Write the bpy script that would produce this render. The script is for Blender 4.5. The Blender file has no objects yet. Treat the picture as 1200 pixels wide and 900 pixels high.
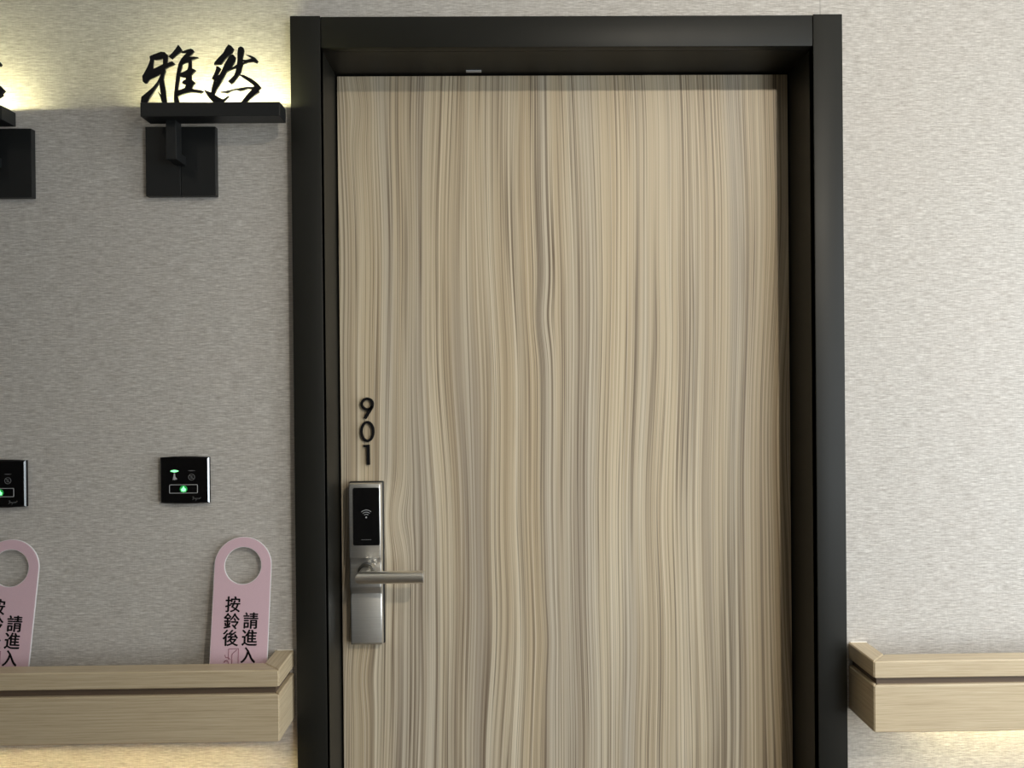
import bpy, bmesh, math, random
from mathutils import Vector, Matrix

C = bpy.context.scene.collection
S = bpy.context.scene
V = Vector

# ------------------------------------------------------------------ camera
CAM = V((0.0, -1.42, 1.43))
YAW, PITCH, ROLL, FPX = 0.01271, -0.00368, -0.00943, 900.0
_f = V((math.sin(YAW) * math.cos(PITCH), math.cos(YAW) * math.cos(PITCH), math.sin(PITCH)))
_r0 = V((math.cos(YAW), -math.sin(YAW), 0))
_u0 = _r0.cross(_f)
_r = _r0 * math.cos(ROLL) + _u0 * math.sin(ROLL)
_u = _u0 * math.cos(ROLL) - _r0 * math.sin(ROLL)
cd = bpy.data.cameras.new('camera')
cd.sensor_width = 36.0
cd.lens = 36.0 * FPX / 1200.0
cd.clip_start = 0.02
cam = bpy.data.objects.new('camera', cd)
cam.matrix_world = Matrix(((_r.x, _u.x, -_f.x, CAM.x), (_r.y, _u.y, -_f.y, CAM.y),
                           (_r.z, _u.z, -_f.z, CAM.z), (0, 0, 0, 1)))
C.objects.link(cam)
S.camera = cam

# ------------------------------------------------------------------ view, world, lights
S.view_settings.view_transform = 'Standard'
S.view_settings.look = 'None'
S.view_settings.gamma = 1.0
S.view_settings.use_curve_mapping = False
S.view_settings.exposure = 0.0

W = bpy.data.worlds.new('world')
S.world = W
W.use_nodes = True
W.node_tree.nodes['Background'].inputs[0].default_value = (0.80, 0.90, 1.0, 1)
W.node_tree.nodes['Background'].inputs[1].default_value = 0.3


def area(name, loc, target, sx, sy, power, col):
    l = bpy.data.lights.new(name, 'AREA')
    l.shape = 'RECTANGLE'
    l.size, l.size_y = sx, sy
    l.energy = power
    l.color = col
    o = bpy.data.objects.new(name, l)
    o.location = loc
    o.rotation_euler = (V(target) - V(loc)).to_track_quat('-Z', 'Y').to_euler()
    C.objects.link(o)
    return o


# light levels: A window opposite, B window at the corridor's right end, C E D ceiling downlights, L ledge strips, H handrail strips
POW = dict(A=35, B=56, C=84, D=6, E=240, L=325, H=105)
YB = -2.6                          # opposite wall of the corridor
XR = 3.4                           # right end of the corridor
WIN = (1.2, 2.5, 0.45, 2.2)        # window opposite: x0, x1, z0, z1
WIN2 = (-2.25, -0.45, 0.4, 2.25)   # window at the right end: y0, y1, z0, z1
area('window_daylight', ((WIN[0] + WIN[1]) / 2, YB + 0.01, (WIN[2] + WIN[3]) / 2), ((WIN[0] + WIN[1]) / 2, 0, (WIN[2] + WIN[3]) / 2),
     WIN[1] - WIN[0], WIN[3] - WIN[2], POW['A'], (0.87, 0.95, 1.0))
area('window_daylight', (XR - 0.01, (WIN2[0] + WIN2[1]) / 2, (WIN2[2] + WIN2[3]) / 2), (0, (WIN2[0] + WIN2[1]) / 2, (WIN2[2] + WIN2[3]) / 2),
     WIN2[1] - WIN2[0], WIN2[3] - WIN2[2], POW['B'], (0.87, 0.95, 1.0))


def downlight(loc, target, power, col, rad, cone=110, blend=0.6):
    l = bpy.data.lights.new('downlight', 'SPOT')
    l.energy = power
    l.color = col
    l.shadow_soft_size = rad
    l.spot_size = math.radians(cone)
    l.spot_blend = blend
    o = bpy.data.objects.new('downlight', l)
    o.location = loc
    o.rotation_euler = (V(target) - V(loc)).to_track_quat('-Z', 'Y').to_euler()
    C.objects.link(o)
    return o


downlight((0.98, -2.05, 2.62), (0.60, 0.1, 1.35), POW['C'], (1.0, 0.90, 0.74), 0.035, 72, 1.0)
downlight((-1.3, -1.5, 2.66), (-1.3, -1.0, 0), POW['D'], (1.0, 0.90, 0.76), 0.05, 140, 0.8)
downlight((2.3, -1.3, 2.66), (2.3, -0.9, 0), POW['E'], (0.80, 0.89, 1.0), 0.22, 140, 0.8)


# ------------------------------------------------------------------ helpers
def at(px, py, Y):
    """point where the sight line of a pixel of the 1200x900 photograph meets the plane y = Y"""
    d = _f * FPX + _r * (px - 600) - _u * (py - 450)
    return CAM + d * ((Y - CAM.y) / d.y)


def X(px, py, Y): return at(px, py, Y).x
def Z(px, py, Y): return at(px, py, Y).z


class MB:
    def __init__(s): s.bm = bmesh.new()

    def add(s, other):
        me = bpy.data.meshes.new('t')
        other.to_mesh(me)
        s.bm.from_mesh(me)
        bpy.data.meshes.remove(me)
        other.free()

    def box(s, x0, x1, y0, y1, z0, z1, bev=0.0, seg=2):
        b = bmesh.new()
        bmesh.ops.create_cube(b, size=1)
        for v in b.verts:
            v.co = V(((x0 + x1) / 2 + v.co.x * (x1 - x0), (y0 + y1) / 2 + v.co.y * (y1 - y0), (z0 + z1) / 2 + v.co.z * (z1 - z0)))
        if bev:
            bmesh.ops.bevel(b, geom=b.edges[:], offset=bev, segments=seg, affect='EDGES', profile=0.5)
        s.add(b)
        return s

    def prism(s, pts, axis, a, b_, bev=0.0, seg=2, M=None):
        """polygon pts in the other two axes, extruded along axis from a to b_"""
        b = bmesh.new()

        def mk(p, t):
            return {'x': V((t, p[0], p[1])), 'y': V((p[0], t, p[1])), 'z': V((p[0], p[1], t))}[axis]
        v0 = [b.verts.new(mk(p, a)) for p in pts]
        v1 = [b.verts.new(mk(p, b_)) for p in pts]
        n = len(pts)
        b.faces.new(v0)
        b.faces.new(v1[::-1])
        for i in range(n):
            b.faces.new((v0[i], v1[i], v1[(i + 1) % n], v0[(i + 1) % n]))
        bmesh.ops.recalc_face_normals(b, faces=b.faces)
        if bev:
            bmesh.ops.bevel(b, geom=b.edges[:], offset=bev, segments=seg, affect='EDGES', profile=0.5)
        if M is not None:
            b.transform(M)
        s.add(b)
        return s

    def tube(s, pts, r, n=24, cap=True, closed=False):
        """round tube along a path with mitred corners"""
        b = bmesh.new()
        pts = [V(p) for p in pts]
        m = len(pts)
        rings = []
        ref = None
        for i, p in enumerate(pts):
            if closed:
                din = (p - pts[i - 1]).normalized()
                dout = (pts[(i + 1) % m] - p).normalized()
            else:
                din = (p - pts[i - 1]).normalized() if i else (pts[1] - p).normalized()
                dout = (pts[i + 1] - p).normalized() if i < m - 1 else din
            t = (din + dout).normalized()
            if ref is None:
                ref = V((0, 0, 1)) if abs(din.z) < 0.9 else V((0, 1, 0))
            a = (ref - din * ref.dot(din)).normalized()
            ref = a
            c = din.cross(a)
            ring = []
            for k in range(n):
                an = 2 * math.pi * k / n
                q = a * math.cos(an) * r + c * math.sin(an) * r
                q = q - din * (q.dot(t) / max(0.2, din.dot(t)))      # slide along din onto the mitre plane
                ring.append(b.verts.new(p + q))
            ref = (a - dout * a.dot(dout)).normalized()
            rings.append(ring)
        rr = range(m if closed else m - 1)
        for i in rr:
            A, B = rings[i], rings[(i + 1) % m]
            for k in range(n):
                b.faces.new((A[k], A[(k + 1) % n], B[(k + 1) % n], B[k]))
        if cap and not closed:
            b.faces.new(rings[0][::-1])
            b.faces.new(rings[-1])
        bmesh.ops.recalc_face_normals(b, faces=b.faces)
        s.add(b)
        return s

    def build(s, name, mat, parent=None, smooth=False, loc=None, M=None):
        """one mesh object; geometry was written in world space (or in M's space), origin moved to loc"""
        if M is not None:
            s.bm.transform(M)
        me = bpy.data.meshes.new(name)
        o = bpy.data.objects.new(name, me)
        base = V((0, 0, 0))
        if parent is not None:
            base = V(parent['_base'][:])
        elif loc is not None:
            base = V(loc)
        s.bm.transform(Matrix.Translation(-base))
        s.bm.to_mesh(me)
        s.bm.free()
        me.materials.append(mat)
        if smooth:
            for p in me.polygons:
                p.use_smooth = True
            try:
                me.set_sharp_from_angle(angle=math.radians(35))
            except Exception:
                pass
        C.objects.link(o)
        if parent is not None:
            o.parent = parent
        else:
            o.location = base
        o['_base'] = list(base)
        return o


def tag(o, label, cat, group=None, kind=None):
    o['label'] = label
    o['category'] = cat
    if group: o['group'] = group
    if kind: o['kind'] = kind
    return o


def empty(name, loc):
    o = bpy.data.objects.new(name, None)
    o.location = loc
    o.empty_display_size = 0.02
    C.objects.link(o)
    o['_base'] = list(loc)
    return o


def struct(o):
    o['kind'] = 'structure'
    return o


def poly_fill(mb, loops, M, depth):
    """outline with holes, filled and extruded by depth along local -z..+z, mapped by M"""
    c = bpy.data.curves.new('t', 'CURVE')
    c.dimensions = '2D'
    c.fill_mode = 'BOTH'
    c.extrude = depth / 2
    for lp in loops:
        sp = c.splines.new('POLY')
        sp.points.add(len(lp) - 1)
        for i, p in enumerate(lp):
            sp.points[i].co = (p[0], p[1], 0, 1)
        sp.use_cyclic_u = True
    curve_to(mb, c, M)


def curve_to(mb, c, M):
    o = bpy.data.objects.new('t', c)
    C.objects.link(o)
    dg = bpy.context.evaluated_depsgraph_get()
    ev = o.evaluated_get(dg)
    me = ev.to_mesh()
    b = bmesh.new()
    b.from_mesh(me)
    ev.to_mesh_clear()
    bpy.data.objects.remove(o)
    bpy.data.curves.remove(c)
    bmesh.ops.remove_doubles(b, verts=b.verts, dist=1e-6)
    b.transform(M)
    mb.add(b)


# ------------------------------------------------------------------ materials
class NT:
    def __init__(s, name):
        s.m = bpy.data.materials.new(name)
        s.m.use_nodes = True
        s.t = s.m.node_tree
        s.b = s.t.nodes['Principled BSDF']

    def n(s, typ, **kw):
        nd = s.t.nodes.new(typ)
        for k, v in kw.items():
            setattr(nd, k, v)
        return nd

    def l(s, a, b): s.t.links.new(a, b)

    def val(s, sock, v):
        if hasattr(v, 'node'): s.l(v, sock)
        else: sock.default_value = v

    def math(s, op, a, b=None, c=None):
        nd = s.n('ShaderNodeMath', operation=op)
        for i, v in enumerate((a, b, c)):
            if v is not None: s.val(nd.inputs[i], v)
        return nd.outputs[0]

    def coord(s):
        sep = s.n('ShaderNodeSeparateXYZ')
        s.l(s.n('ShaderNodeTexCoord').outputs['Object'], sep.inputs[0])
        return sep.outputs

    def comb(s, x, y, z):
        nd = s.n('ShaderNodeCombineXYZ')
        for i, v in enumerate((x, y, z)): s.val(nd.inputs[i], v)
        return nd.outputs[0]

    def noise(s, vec, scale=1.0, detail=2.0, rough=0.5, dim='3D'):
        nd = s.n('ShaderNodeTexNoise', noise_dimensions=dim)
        s.l(vec, nd.inputs['Vector'])
        nd.inputs['Scale'].default_value = scale
        nd.inputs['Detail'].default_value = detail
        nd.inputs['Roughness'].default_value = rough
        return nd.outputs['Fac']

    def ramp(s, fac, stops, interp='LINEAR'):
        nd = s.n('ShaderNodeValToRGB')
        nd.color_ramp.interpolation = interp
        e = nd.color_ramp.elements
        while len(e) < len(stops): e.new(0.5)
        for i, (p, c) in enumerate(stops):
            e[i].position = p
            e[i].color = tuple(c) + (1,) if len(c) == 3 else c
        s.l(fac, nd.inputs[0])
        return nd.outputs[0]

    def mix(s, fac, a, b, blend='MIX'):
        nd = s.n('ShaderNodeMix', data_type='RGBA', blend_type=blend)
        s.val(nd.inputs[0], fac)
        s.val(nd.inputs[6], a)
        s.val(nd.inputs[7], b)
        return nd.outputs[2]

    def bump(s, h, strength, dist):
        nd = s.n('ShaderNodeBump')
        nd.inputs['Strength'].default_value = strength
        nd.inputs['Distance'].default_value = dist
        s.l(h, nd.inputs['Height'])
        s.l(nd.outputs[0], s.b.inputs['Normal'])


def srgb(r, g, b):
    def f(c):
        c /= 255.0
        return c / 12.92 if c <= 0.04045 else ((c + 0.055) / 1.055) ** 2.4
    return (f(r), f(g), f(b), 1)


def plain(name, col, rough=0.5, metal=0.0, emit=None, strength=1.0, spec=None):
    n = NT(name)
    n.b.inputs['Base Color'].default_value = col
    n.b.inputs['Roughness'].default_value = rough
    n.b.inputs['Metallic'].default_value = metal
    if spec is not None: n.b.inputs['Specular IOR Level'].default_value = spec
    if emit:
        n.b.inputs['Emission Color'].default_value = emit
        n.b.inputs['Emission Strength'].default_value = strength
    return n.m


def speckle(name, col, rough, metal=0.0, amp=0.12, scale=900, bump=0.0, spec=None):
    """fine powder-coat or satin surface: slight value and gloss variation"""
    n = NT(name)
    x, y, z = n.coord()
    v = n.comb(x, y, z)
    f = n.noise(v, scale, 2)
    g = n.noise(v, 9.0, 3)
    c2 = tuple(c * (1 - amp) for c in col[:3])
    c3 = tuple(min(1, c * (1 + amp)) for c in col[:3])
    n.l(n.ramp(f, [(0.3, c2), (0.7, c3)]), n.b.inputs['Base Color'])
    n.l(n.math('ADD', n.math('MULTIPLY', g, 0.10), rough - 0.05), n.b.inputs['Roughness'])
    n.b.inputs['Metallic'].default_value = metal
    if spec is not None: n.b.inputs['Specular IOR Level'].default_value = spec
    if bump: n.bump(f, bump, 0.0003)
    return n.m


def mat_wallpaper():
    n = NT('linen_wallpaper')
    x, y, z = n.coord()
    h = n.math('ADD', x, n.math('MULTIPLY', y, 0.7))
    a = n.noise(n.comb(n.math('MULTIPLY', h, 70), 0.0, n.math('MULTIPLY', z, 700)), 1, 3, 0.65)      # weft threads
    a2 = n.noise(n.comb(n.math('MULTIPLY', h, 26), 3.0, n.math('MULTIPLY', z, 330)), 1, 2, 0.5)
    b = n.noise(n.comb(n.math('MULTIPLY', h, 520), 5.0, n.math('MULTIPLY', z, 60)), 1, 2, 0.5)      # warp threads
    big = n.noise(n.comb(n.math('MULTIPLY', h, 5), 0.0, n.math('MULTIPLY', z, 9)), 1, 2)
    s = n.math('ADD', n.math('MULTIPLY', a, 0.60), n.math('ADD', n.math('MULTIPLY', a2, 0.30), n.math('MULTIPLY', b, 0.12)))
    col = n.ramp(s, [(0.38, srgb(160, 154, 146)[:3]), (0.50, srgb(189, 184, 177)[:3]), (0.63, srgb(220, 216, 209)[:3])])
    col = n.mix(n.math('MULTIPLY', big, 0.25), col, srgb(200, 187, 178))
    # the butt joint between two drops of paper
    d = n.math('ABSOLUTE', n.math('SUBTRACT', x, SEAM_X))
    m = n.math('MULTIPLY', n.math('LESS_THAN', d, 0.0007), 0.55)
    col = n.mix(m, col, srgb(105, 100, 92))
    n.l(col, n.b.inputs['Base Color'])
    n.b.inputs['Roughness'].default_value = 0.62
    n.b.inputs['Specular IOR Level'].default_value = 0.3
    n.bump(s, 0.55, 0.0012)
    return n.m


def mat_door_veneer():
    n = NT('streaked_elm_veneer')
    x, y, z = n.coord()
    w1 = n.noise(n.comb(n.math('MULTIPLY', x, 4.0), 1.0, n.math('MULTIPLY', z, 0.95)), 1, 1, 0.4)
    w2 = n.noise(n.comb(n.math('MULTIPLY', x, 17), 7.0, n.math('MULTIPLY', z, 2.6)), 1, 1, 0.4)
    u = n.math('ADD', x, n.math('ADD', n.math('MULTIPLY', w1, 0.105), n.math('MULTIPLY', w2, 0.0055)))
    # small knots where the figure swerves
    for kx, kz, ax in KNOTS:
        dx = n.math('SUBTRACT', x, kx)
        dz = n.math('SUBTRACT', z, kz)
        q = n.math('ADD', n.math('MULTIPLY', n.math('MULTIPLY', dx, dx), 1600.0), n.math('MULTIPLY', n.math('MULTIPLY', dz, dz), 260.0))
        g = n.math('MULTIPLY', n.math('POWER', 2.718, n.math('MULTIPLY', q, -1.0)), ax)
        u = n.math('ADD', u, g)
    zs = n.math('MULTIPLY', z, 0.55)
    band = n.noise(n.comb(n.math('MULTIPLY', u, 42), 2.0, zs), 1, 2, 0.55)
    fine = n.noise(n.comb(n.math('MULTIPLY', u, 300), 4.0, n.math('MULTIPLY', z, 0.5)), 1, 3, 0.6)
    hue = n.noise(n.comb(n.math('MULTIPLY', u, 16), 9.0, zs), 1, 1)
    ln = n.noise(n.comb(n.math('MULTIPLY', u, 58), 11.0, n.math('MULTIPLY', z, 0.22)), 1, 1.2, 0.5)
    dl = n.math('ABSOLUTE', n.math('SUBTRACT', n.math('FRACT', n.math('MULTIPLY', ln, 5.0)), 0.5))
    line = n.ramp(dl, [(0.0, (1, 1, 1)), (0.05, (0.55, 0.55, 0.55)), (0.15, (0.0, 0.0, 0.0))])
    lfade = n.noise(n.comb(n.math('MULTIPLY', u, 24), 15.0, n.math('MULTIPLY', z, 1.3)), 1, 2)
    lmask = n.math('MULTIPLY', line, n.ramp(lfade, [(0.34, (0.0, 0.0, 0.0)), (0.56, (1, 1, 1))]))
    col = n.ramp(band, [(0.25, srgb(164, 148, 126)[:3]), (0.42, srgb(194, 178, 152)[:3]), (0.56, srgb(210, 196, 170)[:3]), (0.75, srgb(225, 213, 190)[:3])])
    col = n.mix(n.ramp(hue, [(0.4, (0, 0, 0)), (0.62, (0.42, 0.42, 0.42))]), col, srgb(207, 184, 146))
    col = n.mix(n.ramp(hue, [(0.30, (0.5, 0.5, 0.5)), (0.46, (0, 0, 0))]), col, srgb(176, 167, 155))
    col = n.mix(n.ramp(fine, [(0.34, (0.55, 0.55, 0.55)), (0.52, (0, 0, 0))]), col, srgb(138, 120, 100))
    col = n.mix(n.ramp(fine, [(0.54, (0, 0, 0)), (0.68, (0.5, 0.5, 0.5))]), col, srgb(234, 223, 203))
    col = n.mix(n.math('MULTIPLY', lmask, 0.72), col, srgb(104, 86, 70))
    # a second, denser set of hairlines
    l2 = n.noise(n.comb(n.math('MULTIPLY', u, 105), 21.0, n.math('MULTIPLY', z, 0.3)), 1, 1.5, 0.5)
    d2 = n.math('ABSOLUTE', n.math('SUBTRACT', n.math('FRACT', n.math('MULTIPLY', l2, 5.0)), 0.5))
    h2 = n.ramp(d2, [(0.0, (1, 1, 1)), (0.06, (0.6, 0.6, 0.6)), (0.17, (0.0, 0.0, 0.0))])
    f2 = n.noise(n.comb(n.math('MULTIPLY', u, 33), 27.0, n.math('MULTIPLY', z, 1.6)), 1, 2)
    m2 = n.math('MULTIPLY', h2, n.ramp(f2, [(0.36, (0.05, 0.05, 0.05)), (0.58, (0.95, 0.95, 0.95))]))
    col = n.mix(m2, col, srgb(116, 99, 81))
    n.l(col, n.b.inputs['Base Color'])
    n.b.inputs['Roughness'].default_value = 0.42
    n.b.inputs['Specular IOR Level'].default_value = 0.35
    n.bump(fine, 0.12, 0.0003)
    return n.m


def mat_oak(name, axis):
    n = NT(name)
    x, y, z = n.coord()
    along, across = (x, y) if axis == 'x' else (y, x)
    k = n.math('ADD', z, n.math('MULTIPLY', across, 0.8))
    w = n.noise(n.comb(n.math('MULTIPLY', along, 3), 0.0, n.math('MULTIPLY', k, 14)), 1, 1)
    u = n.math('ADD', k, n.math('MULTIPLY', w, 0.010))
    a = n.noise(n.comb(n.math('MULTIPLY', along, 5.0), 0.0, n.math('MULTIPLY', u, 330)), 1, 4, 0.65)
    b = n.noise(n.comb(n.math('MULTIPLY', along, 22), 4.0, n.math('MULTIPLY', u, 900)), 1, 2, 0.5)
    s = n.math('ADD', n.math('MULTIPLY', a, 0.7), n.math('MULTIPLY', b, 0.3))
    n.l(n.ramp(s, [(0.30, srgb(170, 149, 118)[:3]), (0.5, srgb(197, 178, 147)[:3]), (0.70, srgb(213, 197, 167)[:3])]), n.b.inputs['Base Color'])
    n.b.inputs['Roughness'].default_value = 0.42
    n.b.inputs['Specular IOR Level'].default_value = 0.4
    n.bump(s, 0.1, 0.0003)
    return n.m


def mat_brushed(name, col, rough, axis='x'):
    n = NT(name)
    x, y, z = n.coord()
    v = n.comb(n.math('MULTIPLY', x, 12 if axis == 'x' else 2500), n.math('MULTIPLY', y, 400), n.math('MULTIPLY', z, 2500 if axis == 'x' else 12))
    f = n.noise(v, 1, 2)
    n.l(n.ramp(f, [(0.3, tuple(c * 0.88 for c in col[:3])), (0.7, tuple(min(1, c * 1.08) for c in col[:3]))]), n.b.inputs['Base Color'])
    n.b.inputs['Metallic'].default_value = 1.0
    n.l(n.math('ADD', n.math('MULTIPLY', f, 0.12), rough - 0.06), n.b.inputs['Roughness'])
    return n.m


YW, YF, YD, YR = 0.0, -0.02, 0.1028, -0.0993     # wall, frame front, door face, handrail front
SEAM_X = X(961, 10, YW)
KNOTS = [(X(655, 603, YD), Z(655, 603, YD), 0.013), (X(612, 125, YD), Z(612, 125, YD), -0.010), (X(826, 372, YD), Z(826, 372, YD), 0.009),
         (X(617, 790, YD), Z(617, 790, YD), 0.008), (X(830, 748, YD), Z(830, 748, YD), -0.004)]

M_wall = mat_wallpaper()
M_door = mat_door_veneer()
M_oak_x = mat_oak('pale_oak_laminate_long_grain', 'x')
M_oak_y = mat_oak('pale_oak_laminate_cross_grain', 'y')
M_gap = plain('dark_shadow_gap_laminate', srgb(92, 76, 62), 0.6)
M_frame = speckle('satin_black_brown_steel', (0.0115, 0.011, 0.0085, 1), 0.47, 0, 0.10, 1400, 0.05, 0.30)
M_black = speckle('matt_black_powder_coat', (0.013, 0.014, 0.0145, 1), 0.42, 0, 0.15, 1500, 0.08, 0.4)
M_letter = plain('black_cut_metal', (0.007, 0.007, 0.008, 1), 0.5, spec=0.2)
M_led = plain('warm_led_strip', (1, 0.95, 0.7, 1), 0.5, emit=(1.0, 0.97, 0.54, 1), strength=POW['L'])
M_led_rail = plain('amber_led_strip', (1, 0.9, 0.6, 1), 0.5, emit=(1.0, 0.80, 0.36, 1), strength=POW['H'] * 2.0)
M_led_rail_b = plain('amber_led_strip_bright', (1, 0.9, 0.6, 1), 0.5, emit=(1.0, 0.88, 0.50, 1), strength=POW['H'] * 1.4)
M_glass = plain('black_gloss_glass', (0.003, 0.003, 0.0035, 1), 0.08, spec=0.35)
M_bevel_glint = plain('bevel_highlight_metal', (0.30, 0.31, 0.32, 1), 0.20, 1.0)  # mirror-like finish standing in for the highlight on the glass bevel
M_gasket = plain('black_gasket', (0.006, 0.006, 0.006, 1), 0.5)
M_steel = mat_brushed('satin_stainless', (0.80, 0.78, 0.74, 1), 0.42, 'x')
M_steel_lever = mat_brushed('satin_stainless_lever', (0.84, 0.80, 0.73, 1), 0.30, 'x')
M_dark_steel = plain('dark_steel', (0.15, 0.15, 0.14, 1), 0.35, 1.0)
M_print = plain('grey_print', (0.42, 0.42, 0.42, 1), 0.5)
M_print_dim = plain('dim_grey_print', (0.13, 0.13, 0.13, 1), 0.5)
M_green = plain('green_indicator', (0.1, 0.8, 0.3, 1), 0.4, emit=(0.30, 1.0, 0.42, 1), strength=1.6)
M_green_dim = plain('green_indicator_halo', (0.02, 0.3, 0.06, 1), 0.4, emit=(0.02, 0.55, 0.10, 1), strength=0.22)
M_card = speckle('mauve_pink_card', srgb(220, 187, 196), 0.5, 0, 0.03, 700)
M_card_edge = plain('white_card_edge', srgb(238, 232, 232), 0.5)
M_ink = plain('black_ink', (0.006, 0.0055, 0.006, 1), 0.55, spec=0.15)
M_ink_pink = plain('dusky_pink_ink', srgb(150, 98, 110), 0.5)
M_paint = plain('white_ceiling_paint', srgb(235, 233, 228), 0.8)
M_opp = plain('warm_grey_wall_paint', srgb(150, 145, 136), 0.8)
M_floor = speckle('brown_carpet', srgb(96, 86, 76), 0.9, 0, 0.2, 300)
M_pane = NT('window_glass')
M_pane.b.inputs['Transmission Weight'].default_value = 1.0
M_pane.b.inputs['Roughness'].default_value = 0.0
M_pane.b.inputs['IOR'].default_value = 1.05
M_pane = M_pane.m
M_caulk = plain('white_sealant', srgb(240, 234, 222), 0.5)

# ------------------------------------------------------------------ room shell
FO = (-0.3790, 0.6286)      # frame outer edges
FI = (-0.3243, 0.5749)      # frame inner edges
FT, FIT = CAM.z + 0.6664, CAM.z + 0.6088
XL, ZC = -3.6, 2.70
wb = MB()
wb.box(XL, FI[0] - 0.03, 0, 0.20, 0, ZC)
wb.box(FI[1] + 0.03, XR, 0, 0.20, 0, ZC)
wb.box(FI[0] - 0.03, FI[1] + 0.03, 0, 0.20, FIT + 0.03, ZC)
struct(wb.build('wall_back', M_wall))
struct(MB().box(XL, XR, YB - 0.1, 0.2, -0.1, 0).build('floor', M_floor))
struct(MB().box(XL, XR, YB - 0.1, 0.2, ZC, ZC + 0.1).build('ceiling', M_paint))
struct(MB().box(XL - 0.1, XL, YB - 0.1, 0.2, 0, ZC).build('wall_left', M_opp))
wr = MB()
wr.box(XR, XR + 0.1, YB - 0.1, WIN2[0], 0, ZC)
wr.box(XR, XR + 0.1, WIN2[1], 0.2, 0, ZC)
wr.box(XR, XR + 0.1, WIN2[0], WIN2[1], 0, WIN2[2])
wr.box(XR, XR + 0.1, WIN2[0], WIN2[1], WIN2[3], ZC)
struct(wr.build('wall_right', M_opp))
wf = MB()
wf.box(XL, WIN[0], YB - 0.1, YB, 0, ZC)
wf.box(WIN[1], XR, YB - 0.1, YB, 0, ZC)
wf.box(WIN[0], WIN[1], YB - 0.1, YB, 0, WIN[2])
wf.box(WIN[0], WIN[1], YB - 0.1, YB, WIN[3], ZC)
struct(wf.build('wall_front', M_opp))
win = struct(empty('window_1', ((WIN[0] + WIN[1]) / 2, YB, WIN[2])))
t = 0.04
wfm = MB()
wfm.box(WIN[0], WIN[0] + t, YB - 0.08, YB - 0.02, WIN[2], WIN[3], 0.003)
wfm.box(WIN[1] - t, WIN[1], YB - 0.08, YB - 0.02, WIN[2], WIN[3], 0.003)
wfm.box(WIN[0] + t, WIN[1] - t, YB - 0.08, YB - 0.02, WIN[2], WIN[2] + t, 0.003)
wfm.box(WIN[0] + t, WIN[1] - t, YB - 0.08, YB - 0.02, WIN[3] - t, WIN[3], 0.003)
wfm.build('window_frame', M_frame, win)
MB().box(WIN[0] + t, WIN[1] - t, YB - 0.053, YB - 0.047, WIN[2] + t, WIN[3] - t).build('pane', M_pane, win)
win = struct(empty('window_2', (XR, (WIN2[0] + WIN2[1]) / 2, WIN2[2])))
wfm = MB()
wfm.box(XR + 0.02, XR + 0.08, WIN2[0], WIN2[0] + t, WIN2[2], WIN2[3], 0.003)
wfm.box(XR + 0.02, XR + 0.08, WIN2[1] - t, WIN2[1], WIN2[2], WIN2[3], 0.003)
wfm.box(XR + 0.02, XR + 0.08, WIN2[0] + t, WIN2[1] - t, WIN2[2], WIN2[2] + t, 0.003)
wfm.box(XR + 0.02, XR + 0.08, WIN2[0] + t, WIN2[1] - t, WIN2[3] - t, WIN2[3], 0.003)
wfm.build('window_frame', M_frame, win)
MB().box(XR + 0.047, XR + 0.053, WIN2[0] + t, WIN2[1] - t, WIN2[2] + t, WIN2[3] - t).build('pane', M_pane, win)
bb = MB()
bb.box(XL, FO[0] - 0.002, -0.012, 0, 0, 0.09, 0.003)
bb.box(FO[1] + 0.002, XR, -0.012, 0, 0, 0.09, 0.003)
struct(bb.build('baseboard_back', M_frame))

# ------------------------------------------------------------------ door frame and leaf
fr = struct(empty('trim_1', ((FO[0] + FO[1]) / 2, 0, 0)))
fr['label'] = 'black-brown satin steel door frame around the wooden door'
for s, (a, b) in ((-1, (FO[0], FI[0])), (1, (FI[1], FO[1]))):
    j = MB()
    j.box(a, b, YF, 0.0, 0, FT, 0.0012)
    i0, i1 = (FI[0] - 0.03, FI[0]) if s < 0 else (FI[1], FI[1] + 0.03)
    j.box(i0, i1, YF + 0.001, 0.175, 0, FIT + 0.0)
    # rebate stop behind the leaf
    k0, k1 = (FI[0], FI[0] + 0.014) if s < 0 else (FI[1] - 0.014, FI[1])
    j.box(k0, k1, YD + 0.046, 0.175, 0, FIT)
    j.build('jamb', M_frame, fr, True)
h = MB()
h.box(FI[0] + 0.0004, FI[1] - 0.0004, YF + 0.0012, 0.0, FIT, FT - 0.0012, 0.0012)
h.box(FI[0] - 0.03, FI[1] + 0.03, 0.0, 0.175, FIT, FIT + 0.03)
h.box(FI[0] + 0.014, FI[1] - 0.014, YD + 0.046, 0.175, FIT - 0.014, FIT)
h.build('head', M_frame, fr, True)
xa, xb = X(546, 80, 0.085), X(564, 80, 0.085)
MB().box(xa, xb, 0.084, 0.092, FIT - 0.0020, FIT + 0.001, 0.0006).build('catch_plate', M_print, fr)['label'] = 'small grey metal catch plate'

LX = (FI[0] + 0.0035, FI[1] - 0.0018)
LT = FIT - 0.0035
leaf = MB().box(LX[0], LX[1], YD, YD + 0.045, 0.008, LT, 0.0012).build('door_1', M_door, loc=(LX[0], YD, 0))
struct(leaf)
leaf['label'] = 'closed flush door in vertical streaked pale wood veneer'

# ------------------------------------------------------------------ digits on the door
def digit(name, label, mb, c):
    o = mb.build(name, M_ink, loc=c, smooth=True)
    return tag(o, label, 'number', 'door number digits')


def ring_pts(cx, cz, rx, rz, n=48, a0=0, a1=2 * math.pi):
    return [(cx + rx * math.cos(a0 + (a1 - a0) * i / n), cz + rz * math.sin(a0 + (a1 - a0) * i / n)) for i in range(n)]


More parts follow.
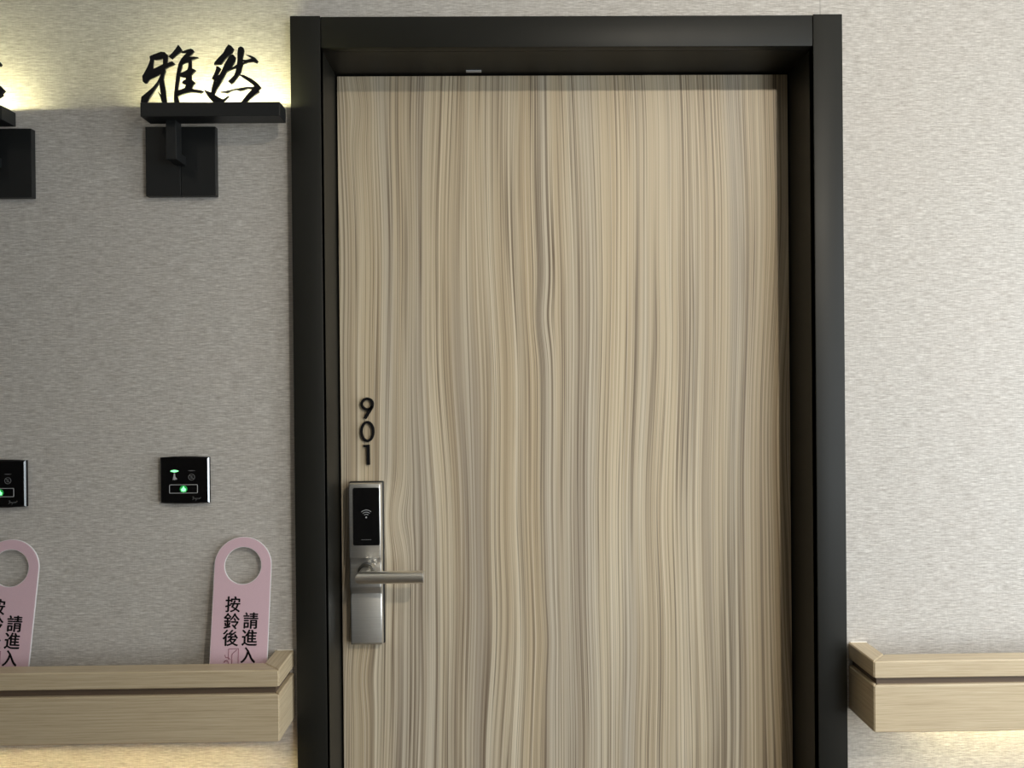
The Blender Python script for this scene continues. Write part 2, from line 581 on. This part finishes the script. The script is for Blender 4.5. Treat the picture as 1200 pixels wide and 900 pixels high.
YN = YD - 0.006
MDIG = Matrix(((1, 0, 0, 0), (0, 0, 1, YN + 0.003), (0, 1, 0, 0), (0, 0, 0, 1)))   # x->x, y->z, depth->y
SC = 1.516 / 900          # metres per pixel on the digit faces


def dig_M(px, py):
    p = at(px, py, YN)
    return Matrix(((SC, 0, 0, p.x), (0, 0, SC, YD - 0.0031), (0, SC, 0, p.z), (0, 0, 0, 1))), (p.x, YD, p.z)


D = 0.006 / SC
Mx, c = dig_M(430.3, 478.5)
mb = MB()
poly_fill(mb, [ring_pts(-0.2, 5.0, 7.8, 7.6), ring_pts(-0.2, 5.0, 4.9, 4.7)], Mx, D)
poly_fill(mb, [[(7.5, 3.0), (4.5, 2.2), (1.0, -1.3), (-4.6, -11.2), (-2.2, -12.6), (-1.2, -12.3), (5.6, -1.4), (6.9, 0.8)]], Mx, D)
digit('door_numeral', 'black raised digit 9, topmost of the three numerals above the door lock', mb, c)
Mx, c = dig_M(430.3, 505.8)
mb = MB()
poly_fill(mb, [ring_pts(0, 0, 8.3, 12.4), ring_pts(0, 0, 5.5, 9.5)], Mx, D)
digit('door_numeral', 'black raised digit 0, oval ring in the middle of the door number', mb, c)
Mx, c = dig_M(430.3, 533.0)
mb = MB()
poly_fill(mb, [[(-0.5, -11.8), (2.8, -11.8), (2.8, 11.8), (-4.4, 11.4), (-4.4, 9.1), (-0.5, 8.9)]], Mx, D)
digit('door_numeral', 'black raised digit 1, lowest of the three numerals just above the door lock', mb, c)

# ------------------------------------------------------------------ electronic lock
lx0, lx1 = X(411.2, 660, YD), X(451.0, 660, YD)
lz1, lz0 = Z(431, 563.5, YD), Z(431, 752.5, YD)
lock = empty('electronic_door_lock', ((lx0 + lx1) / 2, YD, (lz0 + lz1) / 2))
tag(lock, 'satin steel electronic door lock with black card reader and lever handle on the wooden door', 'door lock')
lk = MB().box(lx0, lx1, YD - 0.006, YD, lz0, lz1, 0.002).build('backplate', M_gasket, lock, True)
YU, YM, YM2, YL = YD - 0.030, YD - 0.0255, YD - 0.030, YD - 0.022


def zl(py, Y): return Z(431, py, Y)


ztop, zbot = lz1 - 0.0025, lz0 + 0.002
prof = [(YD - 0.005, ztop), (YD - 0.027, ztop), (YU, ztop - 0.004), (YU, zl(653, YU)), (YU + 0.0012, zl(654.5, YU)), (YM, zl(657, YM)), (YM, zl(662, YM)),
        (YM2, zl(687, YM2)), (YM2 + 0.001, zl(689.5, YM2)), (YL + 0.003, zl(696, YL)), (YL + 0.002, zl(699, YL)), (YL, zl(701, YL)), (YL, zbot + 0.004),
        (YL + 0.003, zbot), (YD - 0.005, zbot)]
body = MB().prism(prof, 'x', lx0 + 0.0024, lx1 - 0.0026, 0).bm
# soften the two long sides
ed = [e for e in body.edges if abs(e.verts[0].co.x - e.verts[1].co.x) < 1e-6 and min(v.co.y for v in e.verts) < YD - 0.008 and max(v.co.y for v in e.verts) < YD - 0.0052]
bmesh.ops.bevel(body, geom=ed, offset=0.0030, segments=3, affect='EDGES', profile=0.5)
m = MB(); m.bm.free(); m.bm = body
m.build('body', M_steel, lock, True)


def rrect(x0, x1, z0, z1, r, n=6):
    out = []
    for cx, cz, a in ((x1 - r, z1 - r, 0), (x0 + r, z1 - r, 90), (x0 + r, z0 + r, 180), (x1 - r, z0 + r, 270)):
        for i in range(n + 1):
            an = math.radians(a + 90 * i / n)
            out.append((cx + r * math.cos(an), cz + r * math.sin(an)))
    return out


rx0, rx1, rz1, rz0 = X(413.8, 605, YU), X(444.8, 605, YU), zl(571.5, YU), zl(639, YU)
rd = MB().prism(rrect(rx0, rx1, rz0, rz1, 0.003), 'y', YU - 0.0016, YU + 0.002, 0).build('card_reader', M_glass, lock, False)
rd['label'] = 'black gloss card reader panel'
ic = at(429.2, 606.3, YU - 0.002)
w = MB()
yy = YU - 0.0017
for r in (0.0058, 0.0100, 0.0142):
    w.tube([(ic.x + r * math.sin(a), yy, ic.z + r * math.cos(a)) for a in [math.radians(-42 + 84 * i / 12) for i in range(13)]], 0.0006, 6)
w.prism(ring_pts(ic.x, ic.z, 0.0017, 0.0017, 16), 'y', yy - 0.0003, yy + 0.0003)
w.build('signal_icon', M_print, rd)
w = MB()
tp = at(429.5, 632.5, YU - 0.002)
for i in range(7):
    w.box(tp.x - 0.0098 + i * 0.0028, tp.x - 0.0078 + i * 0.0028, yy - 0.0002, yy + 0.0002, tp.z - 0.0006, tp.z + 0.0006)
w.build('maker_mark', M_print_dim, rd)
# lever: neck out of the collar, mitred round bar to the right
YLV = YD - 0.072
lv = at(424.6, 677.0, YLV)
xe = X(496, 677, YLV)
# collar and key cylinder
mb = MB()
mb.tube([(lv.x, YM2 + 0.004, lv.z + 0.003), (lv.x, YM2 - 0.007, lv.z + 0.003)], 0.0150, 36)
mb.build('collar', M_dark_steel, lock, True)
lever = MB().tube([(lv.x, YM2 + 0.002, lv.z), (lv.x, YLV, lv.z), (xe, YLV, lv.z)], 0.0118, 36).build('lever', M_steel_lever, lock, True)
mb = MB()
mb.tube([(xe - 0.0002, YLV, lv.z), (xe + 0.0012, YLV, lv.z)], 0.0112, 36)
mb.build('end_cap', M_steel, lever, True)
kc = (lv.x + 0.0145, YM2 - 0.0071, lv.z + 0.0135)
MB().tube([(kc[0], YM2 + 0.001, kc[2]), (kc[0], YM2 - 0.004, kc[2])], 0.0042, 20).build('key_cylinder', M_steel_lever, lock, True)

# ------------------------------------------------------------------ handrails
YI = -0.064           # inner edge of the rim
ZR1 = CAM.z - 0.4917  # top of the rim
ZR2 = CAM.z - 0.5215  # underside of the rim
ZP1 = CAM.z - 0.5335  # top of the front panel
ZP0 = CAM.z - 0.6156  # bottom of the rail


def handrail(xe, xf, label, led0, led1, ledmat, ledy, lipz):
    """xe = finished end beside the door, xf = far end"""
    s = 1 if xe > xf else -1            # +1: finished end on the right
    a, b = min(xe, xf), max(xe, xf)
    r = empty('wall_handrail', ((a + b) / 2, 0, ZP0))
    tag(r, label, 'handrail', 'oak handrails beside the door')
    w_ = -YR + YI                       # rim width 35 mm
    xi = xe - s * w_
    # front rim, mitred at the finished end, rounded edges
    m = MB()
    m.prism([(xf, YR), (xe, YR), (xi, YI), (xf, YI)], 'z', ZR2, ZR1, 0.0020, 1)
    m.build('front_rim', M_oak_x, r)
    m = MB()
    m.prism([(xe, YR), (xe, -0.0005), (xi, -0.0005), (xi, YI)], 'z', ZR2, ZR1, 0.0020, 1)
    m.build('end_rim', M_oak_y, r)
    # recessed shadow gap
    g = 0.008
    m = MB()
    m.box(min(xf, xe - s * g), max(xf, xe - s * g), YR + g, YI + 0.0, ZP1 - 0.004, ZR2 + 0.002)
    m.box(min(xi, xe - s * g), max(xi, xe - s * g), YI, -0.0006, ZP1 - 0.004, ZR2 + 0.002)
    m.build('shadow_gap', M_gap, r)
    # front and end panels
    pt = 0.018
    xj = xe - s * pt
    m = MB()
    m.prism([(xf, YR), (xe, YR), (xj, YR + pt), (xf, YR + pt)], 'z', ZP0, ZP1, 0.0018, 1)
    fp = m.build('front_panel', M_oak_x, r)
    m = MB()
    m.prism([(xe, YR), (xe, -0.0005), (xj, -0.0005), (xj, YR + pt)], 'z', ZP0, ZP1, 0.0018, 1)
    m.build('end_panel', M_oak_y, r)
    # trough floor behind the rim, with a groove for the light strip below
    m = MB()
    zt = ZP1 - 0.030
    x0, x1 = min(xf, xj), max(xf, xj)
    m.box(x0, x1, YR + pt, -0.0006, zt - 0.012, zt)
    m.build('trough_floor', M_oak_x, r)
    m = MB()
    m.box(x0, x1, YR + pt, ledy - 0.006, ZP0 + 0.006, zt - 0.012)
    m.box(x0, x1, ledy + 0.006, ledy + 0.010, ZP0 + lipz, zt - 0.012)
    m.box(x0, x1, ledy - 0.006, ledy + 0.006, ZP0 + 0.018, zt - 0.012)
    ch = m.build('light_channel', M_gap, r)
    m = MB()
    m.box(led0, led1, ledy - 0.0012, ledy + 0.0012, ZP0 + 0.0160, ZP0 + 0.0180)
    m.build('light_strip', ledmat, ch)
    # bead of sealant where the end rim meets the wall
    m = MB()
    m.tube([(min(xe, xi) + 0.004, -0.001, ZR1 - 0.0005), (max(xe, xi) - 0.001, -0.001, ZR1 - 0.0005)], 0.0017, 8)
    m.build('sealant_bead', M_caulk, r)
    return r


xeL, xeR = CAM.x - 0.3878, CAM.x + 0.6392
handrail(xeL, XL + 0.3, 'pale oak wall handrail left of the door, holding the pink cards', XL + 0.4, xeL - 0.035, M_led_rail, -0.050, 0.0070)
handrail(xeR, XR - 0.3, 'pale oak wall handrail right of the door with an empty trough', xeR + 0.12, XR - 0.4, M_led_rail_b, -0.060, 0.016)

# ------------------------------------------------------------------ pink cards in the trough
TROUGH = ZP1 - 0.030


def text_mesh(mb, ch, x0, x1, y0, y1, M, depth=0.0005, bold=0.0):
    """one printed character stretched into a box of the card's own plane (mm based)"""
    c = bpy.data.curves.new('t', 'FONT')
    c.body = ch
    c.size = 1.0
    c.offset = bold
    c.extrude = 0.01
    c.resolution_u = 4
    b = MB()
    curve_to(b, c, Matrix.Identity(4))
    vs = [v.co for v in b.bm.verts]
    ax, bx = min(v.x for v in vs), max(v.x for v in vs)
    ay, by = min(v.y for v in vs), max(v.y for v in vs)
    sx, sy = (x1 - x0) / (bx - ax), (y1 - y0) / (by - ay)
    T = Matrix(((sx, 0, 0, x0 - ax * sx), (0, sy, 0, y0 - ay * sy), (0, 0, depth / 0.02, 0), (0, 0, 0, 1)))
    b.bm.transform(M @ T)
    mb.add(b.bm)


MARKS = []


def card(hole_px, tilt, label, y_top, y_bot):
    """rounded card with a finger hole, standing in the trough and leaning back; local x right, y up, origin at the hole"""
    yc = y_top + (y_bot - y_top) * 0.18
    p = at(hole_px[0], hole_px[1], yc)
    lean = math.atan2(y_top - y_bot, 0.25)
    Rm = Matrix.Rotation(math.radians(tilt), 4, 'Y') @ Matrix.Rotation(-lean, 4, 'X')
    base = Matrix(((1, 0, 0, 0), (0, 0, -1, 0), (0, 1, 0, 0), (0, 0, 0, 1)))         # local xy -> world xz, local z -> towards the room
    M = Matrix.Translation(p) @ Rm @ base
    k = 1.39 / 900                                                                   # metres per photo pixel at the card
    R_, H = 33.4 * k, 21.5 * k
    th = 0.0030
    # length down to the trough floor
    L = (p.z - TROUGH) / math.cos(math.radians(tilt)) / math.cos(lean) - 0.002
    half = [(R_, -L), (R_ * 1.0, 0)]
    outer = [(-R_, -L + 0.004), (-R_ + 0.004, -L), (R_ - 0.004, -L), (R_, -L + 0.004)] + [(R_ * math.cos(a), R_ * math.sin(a)) for a in [math.pi * i / 40 for i in range(41)]]
    hole = ring_pts(0, 0, H, H, 48)
    low = M @ V((0, -L, 0))
    r = empty('hanging_card', (low.x, low.y, TROUGH))
    tag(r, label, 'card', 'pink cards standing in the handrail')
    mb = MB()
    poly_fill(mb, [outer, hole], M, th)
    mb.build('core', M_card_edge, r)
    e = 0.0008
    outer2 = [(-R_ + e, -L + 0.004), (-R_ + 0.004, -L + e), (R_ - 0.004, -L + e), (R_ - e, -L + 0.004)] + [((R_ - e) * math.cos(a), (R_ - e) * math.sin(a)) for a in [math.pi * i / 40 for i in range(41)]]
    mb = MB()
    poly_fill(mb, [outer2, ring_pts(0, 0, H + e, H + e, 48)], M @ Matrix.Translation((0, 0, th / 2)), 0.0005)
    face = mb.build('printed_face', M_card, r)
    F = M @ Matrix.Translation((0, 0, th / 2 + 0.0004))
    mb = MB()

    def loc(px, py):                      # card coordinates of a mark, read off the right-hand card
        q = at(px, py, -0.5) - CAM
        Fi = MARKS[0].inverted()
        o_, d_ = Fi @ CAM, Fi.to_3x3() @ q
        w_ = o_ - d_ * (o_.z / d_.z)
        return w_.x, w_.y
    if not MARKS: MARKS.append(F)
    for ch, x0, x1, ya, yb in (('\u6309', 264.0, 281.6, 699.2, 717.0), ('\u9234', 262.2, 280.8, 718.8, 737.0), ('\u5f8c', 261.0, 279.2, 738.4, 756.6),
                               ('\u8acb', 285.0, 302.6, 718.0, 736.4), ('\u9032', 283.2, 301.4, 738.2, 756.4), ('\u5165', 282.0, 299.2, 758.8, 776.6)):
        cx, cy = loc((x0 + x1) / 2, (ya + yb) / 2)
        hw, hh = (x1 - x0) / 2 * k, (yb - ya) / 2 * k
        e_ = 0.00065
        for n_, (ox, oy) in enumerate(((0, 0), (e_, 0), (-e_, 0), (0, e_ * 0.6), (0, -e_ * 0.6))):
            text_mesh(mb, ch, cx - hw + e_ + ox, cx + hw - e_ + ox, cy - hh + oy, cy + hh + oy, F @ Matrix.Translation((0, 0, n_ * 0.00001)))
    mb.build('lettering', M_ink, face)
    # outlined door with a hand, half hidden by the rim
    mb = MB()

    def ln(pts, rr=0.0006):
        mb.tube([F @ V(loc(*q) + (0,)) for q in pts], rr, 6)
    ln([(268, 764.5), (268, 760.5), (279.5, 760.0), (278.8, 790), (267, 790.5)])
    ln([(277.5, 761.5), (272.0, 766.5), (271.0, 793.0), (277.5, 789)])
    ln([(268, 764.5), (267.6, 773.0)])
    ln([(263.5, 767.5), (264.6, 770.5), (267.6, 770.5), (270.0, 773.0)])
    ln([(262.5, 776.5), (264.2, 774.0), (267.0, 774.5), (268.0, 778.5), (266.0, 786.0), (263.0, 789)], 0.0008)
    mb.build('door_symbol', M_ink_pink, face)
    return r


card((285.0, 662.7), 1.4, 'mauve card with round hole and black writing, close beside the black door frame', -0.010, -0.036)
card((12.5, 665.8), 3.2, 'mauve card with round hole, tilted and cut off by the left edge of the photo', -0.010, -0.036)

# ------------------------------------------------------------------ call panels
YP = -0.013


def call_panel(px0, px1, py0, py1, label):
    x0, x1 = X(px0, (py0 + py1) / 2, YP), X(px1, (py0 + py1) / 2, YP)
    z1, z0 = Z((px0 + px1) / 2, py0, YP), Z((px0 + px1) / 2, py1, YP)
    r = empty('call_panel', ((x0 + x1) / 2, 0, (z0 + z1) / 2))
    tag(r, label, 'switch panel', 'black call panels on the wall')
    MB().box(x0 + 0.003, x1 - 0.003, -0.005, -0.0002, z0 + 0.003, z1 - 0.003, 0.001).build('back_box', M_gasket, r)
    w_, h_ = x1 - x0, z1 - z0
    n = 14
    bow = 0.0016
    top = [(x1 - w_ * i / n, z1 - bow + bow * (1 - (2 * i / n - 1) ** 2)) for i in range(n + 1)]
    bot = [(x0 + w_ * i / n, z0 + bow - bow * (1 - (2 * i / n - 1) ** 2)) for i in range(n + 1)]
    b = MB().prism(top + bot, 'y', YP, -0.0045, 0.0).bm
    ed = [e for e in b.edges if all(abs(v.co.y - YP) < 1e-6 for v in e.verts)]
    bmesh.ops.bevel(b, geom=ed, offset=0.0023, segments=1, affect='EDGES', profile=0.5)
    m = MB(); m.bm.free(); m.bm = b
    fp = m.build('face_plate', M_glass, r)
    fp.data.materials.append(M_bevel_glint)
    for p in fp.data.polygons:
        if 0.25 < -p.normal.y < 0.97 and p.normal.x > 0.3: p.material_index = 1  # right bevel alone gets the metal finish, so its light edge is put in

    def u(a): return x0 + w_ * a
    def v(a): return z1 - h_ * a
    y0, y1 = YP - 0.0003, YP + 0.0005
    lens = lambda cx, cz, a, b_: [(u(cx) + a * math.cos(q), v(cz) + b_ * math.sin(q) * abs(math.sin(q)) ** 0.9) for q in [2 * math.pi * i / 32 for i in range(32)]]
    # lit and unlit indicator bars
    MB().prism(lens(0.300, 0.305, 0.0078, 0.0021), 'y', y0, y1).build('green_lamp', M_green, r)['label'] = 'lit green lamp bar'
    MB().prism(lens(0.650, 0.300, 0.0070, 0.0007), 'y', y0, y1).build('unlit_lamp', M_print_dim, r)
    # broom shaped symbol
    m = MB()
    m.prism([(u(0.29), v(0.35)), (u(0.31), v(0.35)), (u(0.318), v(0.43)), (u(0.355), v(0.475)), (u(0.335), v(0.490)), (u(0.325), v(0.475)), (u(0.30), v(0.500)), (u(0.285), v(0.48)),
             (u(0.262), v(0.495)), (u(0.275), v(0.44))], 'y', y0, y1)
    m.build('cleaning_symbol', M_print, r)
    # barred circle
    m = MB()
    cx, cz, rr = u(0.648), v(0.435), 0.0056
    m.tube([(cx + rr * math.cos(q), YP, cz + rr * math.sin(q)) for q in [2 * math.pi * i / 28 for i in range(28)]], 0.00055, 6, closed=True)
    m.tube([(cx - rr * 0.7, YP, cz + rr * 0.7), (cx + rr * 0.7, YP, cz - rr * 0.7)], 0.00055, 6)
    m.tube([(cx - rr * 0.45, YP, cz - rr * 0.1), (cx - rr * 0.1, YP, cz - rr * 0.45), (cx + rr * 0.4, YP, cz - rr * 0.3)], 0.0005, 6)
    m.tube([(cx - rr * 0.1, YP, cz + rr * 0.45), (cx + rr * 0.4, YP, cz + rr * 0.25)], 0.0005, 6)
    m.build('barred_symbol', M_print_dim, r)
    # outlined bell button
    m = MB()
    m.tube([(q[0], YP, q[1]) for q in rrect(u(0.195), u(0.765), v(0.770), v(0.595), 0.0015, 4)], 0.00062, 6, closed=True)
    m.build('button_outline', M_print, r)
    MB().prism(ring_pts(u(0.482), v(0.685), 0.0070, 0.0066, 24), 'y', YP - 0.0002, y1).build('bell_glow', M_green_dim, r)
    m = MB()
    bell = [(0.482, 0.622), (0.496, 0.650), (0.512, 0.672), (0.540, 0.690), (0.520, 0.706), (0.530, 0.736), (0.500, 0.730), (0.482, 0.742), (0.464, 0.730), (0.434, 0.736), (0.444, 0.706), (0.424, 0.690), (0.452, 0.672), (0.468, 0.650)]
    m.prism([(u(a), v(b_)) for a, b_ in bell], 'y', y0 - 0.0002, y1)
    m.build('bell_symbol', M_green, r)['label'] = 'glowing green bell symbol'
    # handwritten maker's mark
    pts = [(0.660, 0.865), (0.675, 0.850), (0.690, 0.862), (0.665, 0.910), (0.700, 0.885), (0.715, 0.880), (0.712, 0.900), (0.735, 0.880), (0.740, 0.905), (0.726, 0.935),
           (0.760, 0.880), (0.772, 0.900), (0.790, 0.875), (0.795, 0.895), (0.825, 0.855), (0.805, 0.893), (0.840, 0.868)]
    m = MB()
    m.tube([(u(a), YP, v(b_)) for a, b_ in pts], 0.0004, 5)
    m.build('signature_mark', M_print_dim, r)
    return r


call_panel(187.3, 244.8, 535.0, 590.6, 'black gloss call panel with green lights above the card beside the door frame')
call_panel(-28.3, 29.6, 539.0, 595.2, 'black gloss call panel with green light, cut off by the left edge of the photo')

# ------------------------------------------------------------------ calligraphy name signs with light ledges
YB0, YB1 = -0.075, -0.036      # bar front, bar back
YLET = -0.069
YPL = -0.013


def strokes_ya():
    A = [[(200, 258), (265, 230), (335, 205), (380, 210), (412, 240), (408, 290), (400, 345), (440, 325), (470, 318), (498, 345), (470, 360), (425, 378), (382, 402), (385, 430), (368, 475), (360, 520),
          (370, 580), (385, 660), (398, 795), (345, 795), (330, 745), (298, 670), (335, 712), (326, 660), (318, 600), (316, 555), (290, 600), (240, 680), (165, 795), (98, 795), (105, 735), (160, 690),
          (240, 620), (290, 560), (325, 490), (335, 455), (270, 490), (195, 525), (180, 545), (165, 568), (140, 572), (122, 555), (115, 490), (135, 460), (170, 395), (195, 340), (207, 300)],
         [(245, 292), (270, 297), (320, 290), (358, 277), (358, 350), (300, 380), (240, 408), (238, 360)]]
    B = [[(537, 122), (560, 150), (582, 190), (545, 215), (500, 250), (458, 287), (440, 272), (422, 262), (470, 215), (510, 165)]]
    D_ = [[(570, 212), (585, 200), (640, 180), (685, 168), (708, 178), (720, 196), (690, 228), (655, 262), (610, 300), (583, 340), (570, 400), (558, 450), (548, 520), (535, 600), (528, 665), (530, 740), (545, 795),
           (490, 795), (485, 760), (490, 690), (500, 600), (512, 500), (525, 420), (540, 350), (570, 290), (610, 245), (650, 208), (600, 215)]]
    E_ = [[(575, 320), (640, 285), (670, 264), (720, 262), (772, 270), (730, 285), (690, 298), (690, 350), (692, 400), (715, 405), (742, 420), (715, 445), (690, 475), (692, 530), (712, 545), (732, 565), (705, 600),
           (690, 635), (740, 648), (800, 655), (832, 668), (800, 690), (740, 680), (680, 678), (620, 690), (560, 710), (520, 727), (520, 660), (560, 650), (615, 628), (630, 590), (600, 580), (580, 570), (595, 545),
           (625, 530), (628, 505), (590, 500), (550, 490), (555, 458), (600, 440), (645, 415), (655, 380), (655, 320), (620, 330), (580, 350)]]
    return [[[(155 + x / 10, 40 + y / 10) for x, y in lp] for lp in s] for s in (A, B, D_, E_)]


def strokes_ran():
    A = [[(375, 120), (410, 135), (437, 170), (415, 215), (375, 245), (330, 290), (285, 350), (205, 354), (215, 325), (260, 275), (315, 220), (345, 160)]]
    B = [[(390, 245), (430, 235), (456, 265), (448, 315), (405, 390), (350, 440), (310, 515), (270, 590), (235, 640), (210, 700), (172, 690), (180, 625), (200, 560), (205, 530), (180, 522), (195, 490), (220, 440),
          (232, 400), (232, 374), (258, 376), (285, 400), (265, 435), (240, 490), (270, 475), (300, 420), (330, 350), (365, 290)], [(215, 550), (230, 540), (242, 550), (226, 562)]]
    D_ = [[(490, 160), (520, 142), (548, 155), (556, 190), (545, 250), (535, 295), (580, 300), (625, 290), (650, 280), (610, 255), (580, 236), (640, 250), (690, 275), (720, 310), (705, 334), (660, 318), (600, 325),
           (545, 348), (530, 390), (518, 440), (500, 472), (465, 520), (435, 560), (405, 580), (370, 552), (400, 525), (440, 485), (460, 440), (470, 385), (405, 410), (360, 432), (395, 400), (440, 378), (475, 355),
           (482, 290), (482, 220)], [(533, 318), (552, 306), (562, 321), (546, 332)]]
    E_ = [[(490, 468), (560, 480), (640, 518), (700, 558), (735, 592), (758, 622), (730, 652), (735, 675), (690, 705), (640, 745), (580, 797), (525, 797), (565, 745), (610, 690), (655, 642), (600, 632), (540, 655),
           (505, 660), (465, 647), (420, 657), (360, 688), (330, 680), (280, 675), (340, 666), (400, 653), (460, 638), (530, 628), (600, 616), (660, 618), (678, 608), (640, 570), (570, 520)]]
    F_ = [[(90, 650), (140, 668), (190, 690), (215, 705), (265, 740), (315, 762), (350, 740), (380, 722), (345, 760), (310, 797), (195, 797), (150, 750), (115, 700)]]
    return [[[(230 + x / 10, 40 + y / 10) for x, y in lp] for lp in s] for s in (A, B, D_, E_, F_)]


def name_sign(label, xb0, xb1, zb, plate, arm, chars, strip_in):
    """xb0..xb1 bar ends, zb bar top, plate (x0,x1,z0,z1), arm (x0,x1,z0), chars list of (outline strokes in metres)"""
    r = empty('name_sign', ((plate[0] + plate[1]) / 2, 0, (plate[2] + plate[3]) / 2))
    tag(r, label, 'sign', 'calligraphy signs on light ledges')
    xm = (plate[0] + plate[1]) / 2
    m = MB()
    m.box(plate[0], xm - 0.0004, YPL, -0.0003, plate[2], plate[3], 0.0008)
    m.box(xm + 0.0004, plate[1], YPL, -0.0003, plate[2], plate[3], 0.0008)
    m.build('mount_plate', M_black, r)
    m = MB()
    a0, a1, az = arm
    m.prism([(-0.0545, zb - 0.022), (-0.0545, az), (YPL + 0.001, az), (YPL + 0.001, az + 0.016), (-0.031, az + 0.016), (-0.031, zb - 0.022)], 'x', a0, a1, 0.0008)
    m.build('arm', M_black, r)
    m = MB()
    t_ = 0.004
    gz = zb - 0.0112
    m.box(xb0, xb1, YB0, YB1, zb - 0.0245, gz, 0.0006)
    m.box(xb0, xb1, YB0, -0.064, gz - 0.001, zb, 0.0006)
    m.box(xb0, xb1, YB1 - t_, YB1, gz - 0.001, zb, 0.0006)
    m.box(xb0, xb0 + t_, -0.065, YB1 - t_ + 0.001, gz - 0.001, zb, 0.0004)
    m.box(xb1 - t_, xb1, -0.065, YB1 - t_ + 0.001, gz - 0.001, zb, 0.0004)
    bar = m.build('ledge_bar', M_black, r)
    MB().box(xb0 + strip_in[0], xb1 - strip_in[1], -0.0605, -0.0575, gz, gz + 0.0024).build('light_strip', M_led, bar)
    for strokes in chars:
        m = MB()
        for lp in strokes:
            poly_fill(m, lp, Matrix(((1, 0, 0, 0), (0, 0, 1, YLET), (0, 1, 0, 0), (0, 0, 0, 1))), 0.005)
        m.build('character', M_letter, r)
    return r


def to_m(strokes, dx=0.0, dz=0.0):
    return [[[(X(px, py, YLET - 0.0025) + dx, Z(px, py, YLET - 0.0025) + dz) for px, py in lp] for lp in s] for s in strokes]


xb0, xb1 = X(164.3, 128, YB0), X(327.7, 128, YB0)
zb = Z(246, 119.6, YB0)
pl = (X(170.6, 190, YPL), X(252.7, 190, YPL), Z(212, 229.6, YPL), Z(212, 148.3, YPL))
ar = (X(194.2, 165, -0.0545), X(206.4, 165, -0.0545), Z(200, 186.5, -0.0545))
ya, ran = to_m(strokes_ya()), to_m(strokes_ran())
name_sign('black calligraphy sign of two characters on a lit ledge beside the door frame', xb0, xb1, zb, pl, ar, [ya, ran], (0.022, 0.010))

# the neighbouring sign, mostly beyond the left edge of the photograph
dpx = X(41.8, 190, 0) - X(255.6, 190, 0)
pl2 = (pl[0] + dpx, pl[1] + dpx, Z(20, 231.5, YPL), Z(20, 150.5, YPL))
ar2 = (ar[0] + dpx, ar[1] + dpx, ar[2] + Z(-14, 188.5, -0.0545) - Z(200, 186.5, -0.0545))
xe2 = X(2.0, 130, YB0)
zb2 = Z(2.0, 123.4, YB0)
tip0 = at(305.8, 102.2, YLET - 0.0025)
tip1 = at(5.0, 105.4, YLET - 0.0025)
sh = (tip1.x - tip0.x, zb2 - zb)
mv = lambda st: [[[(x + sh[0], z + sh[1]) for x, z in lp] for lp in s] for s in st]
name_sign('black calligraphy sign on a lit ledge, cut off by the left edge of the photo', xe2 - (xb1 - xb0), xe2, zb2, pl2, ar2, [mv(ya), mv(ran)], (0.010, 0.020))

for o in bpy.data.objects:
    if '_base' in o.keys():
        del o['_base']
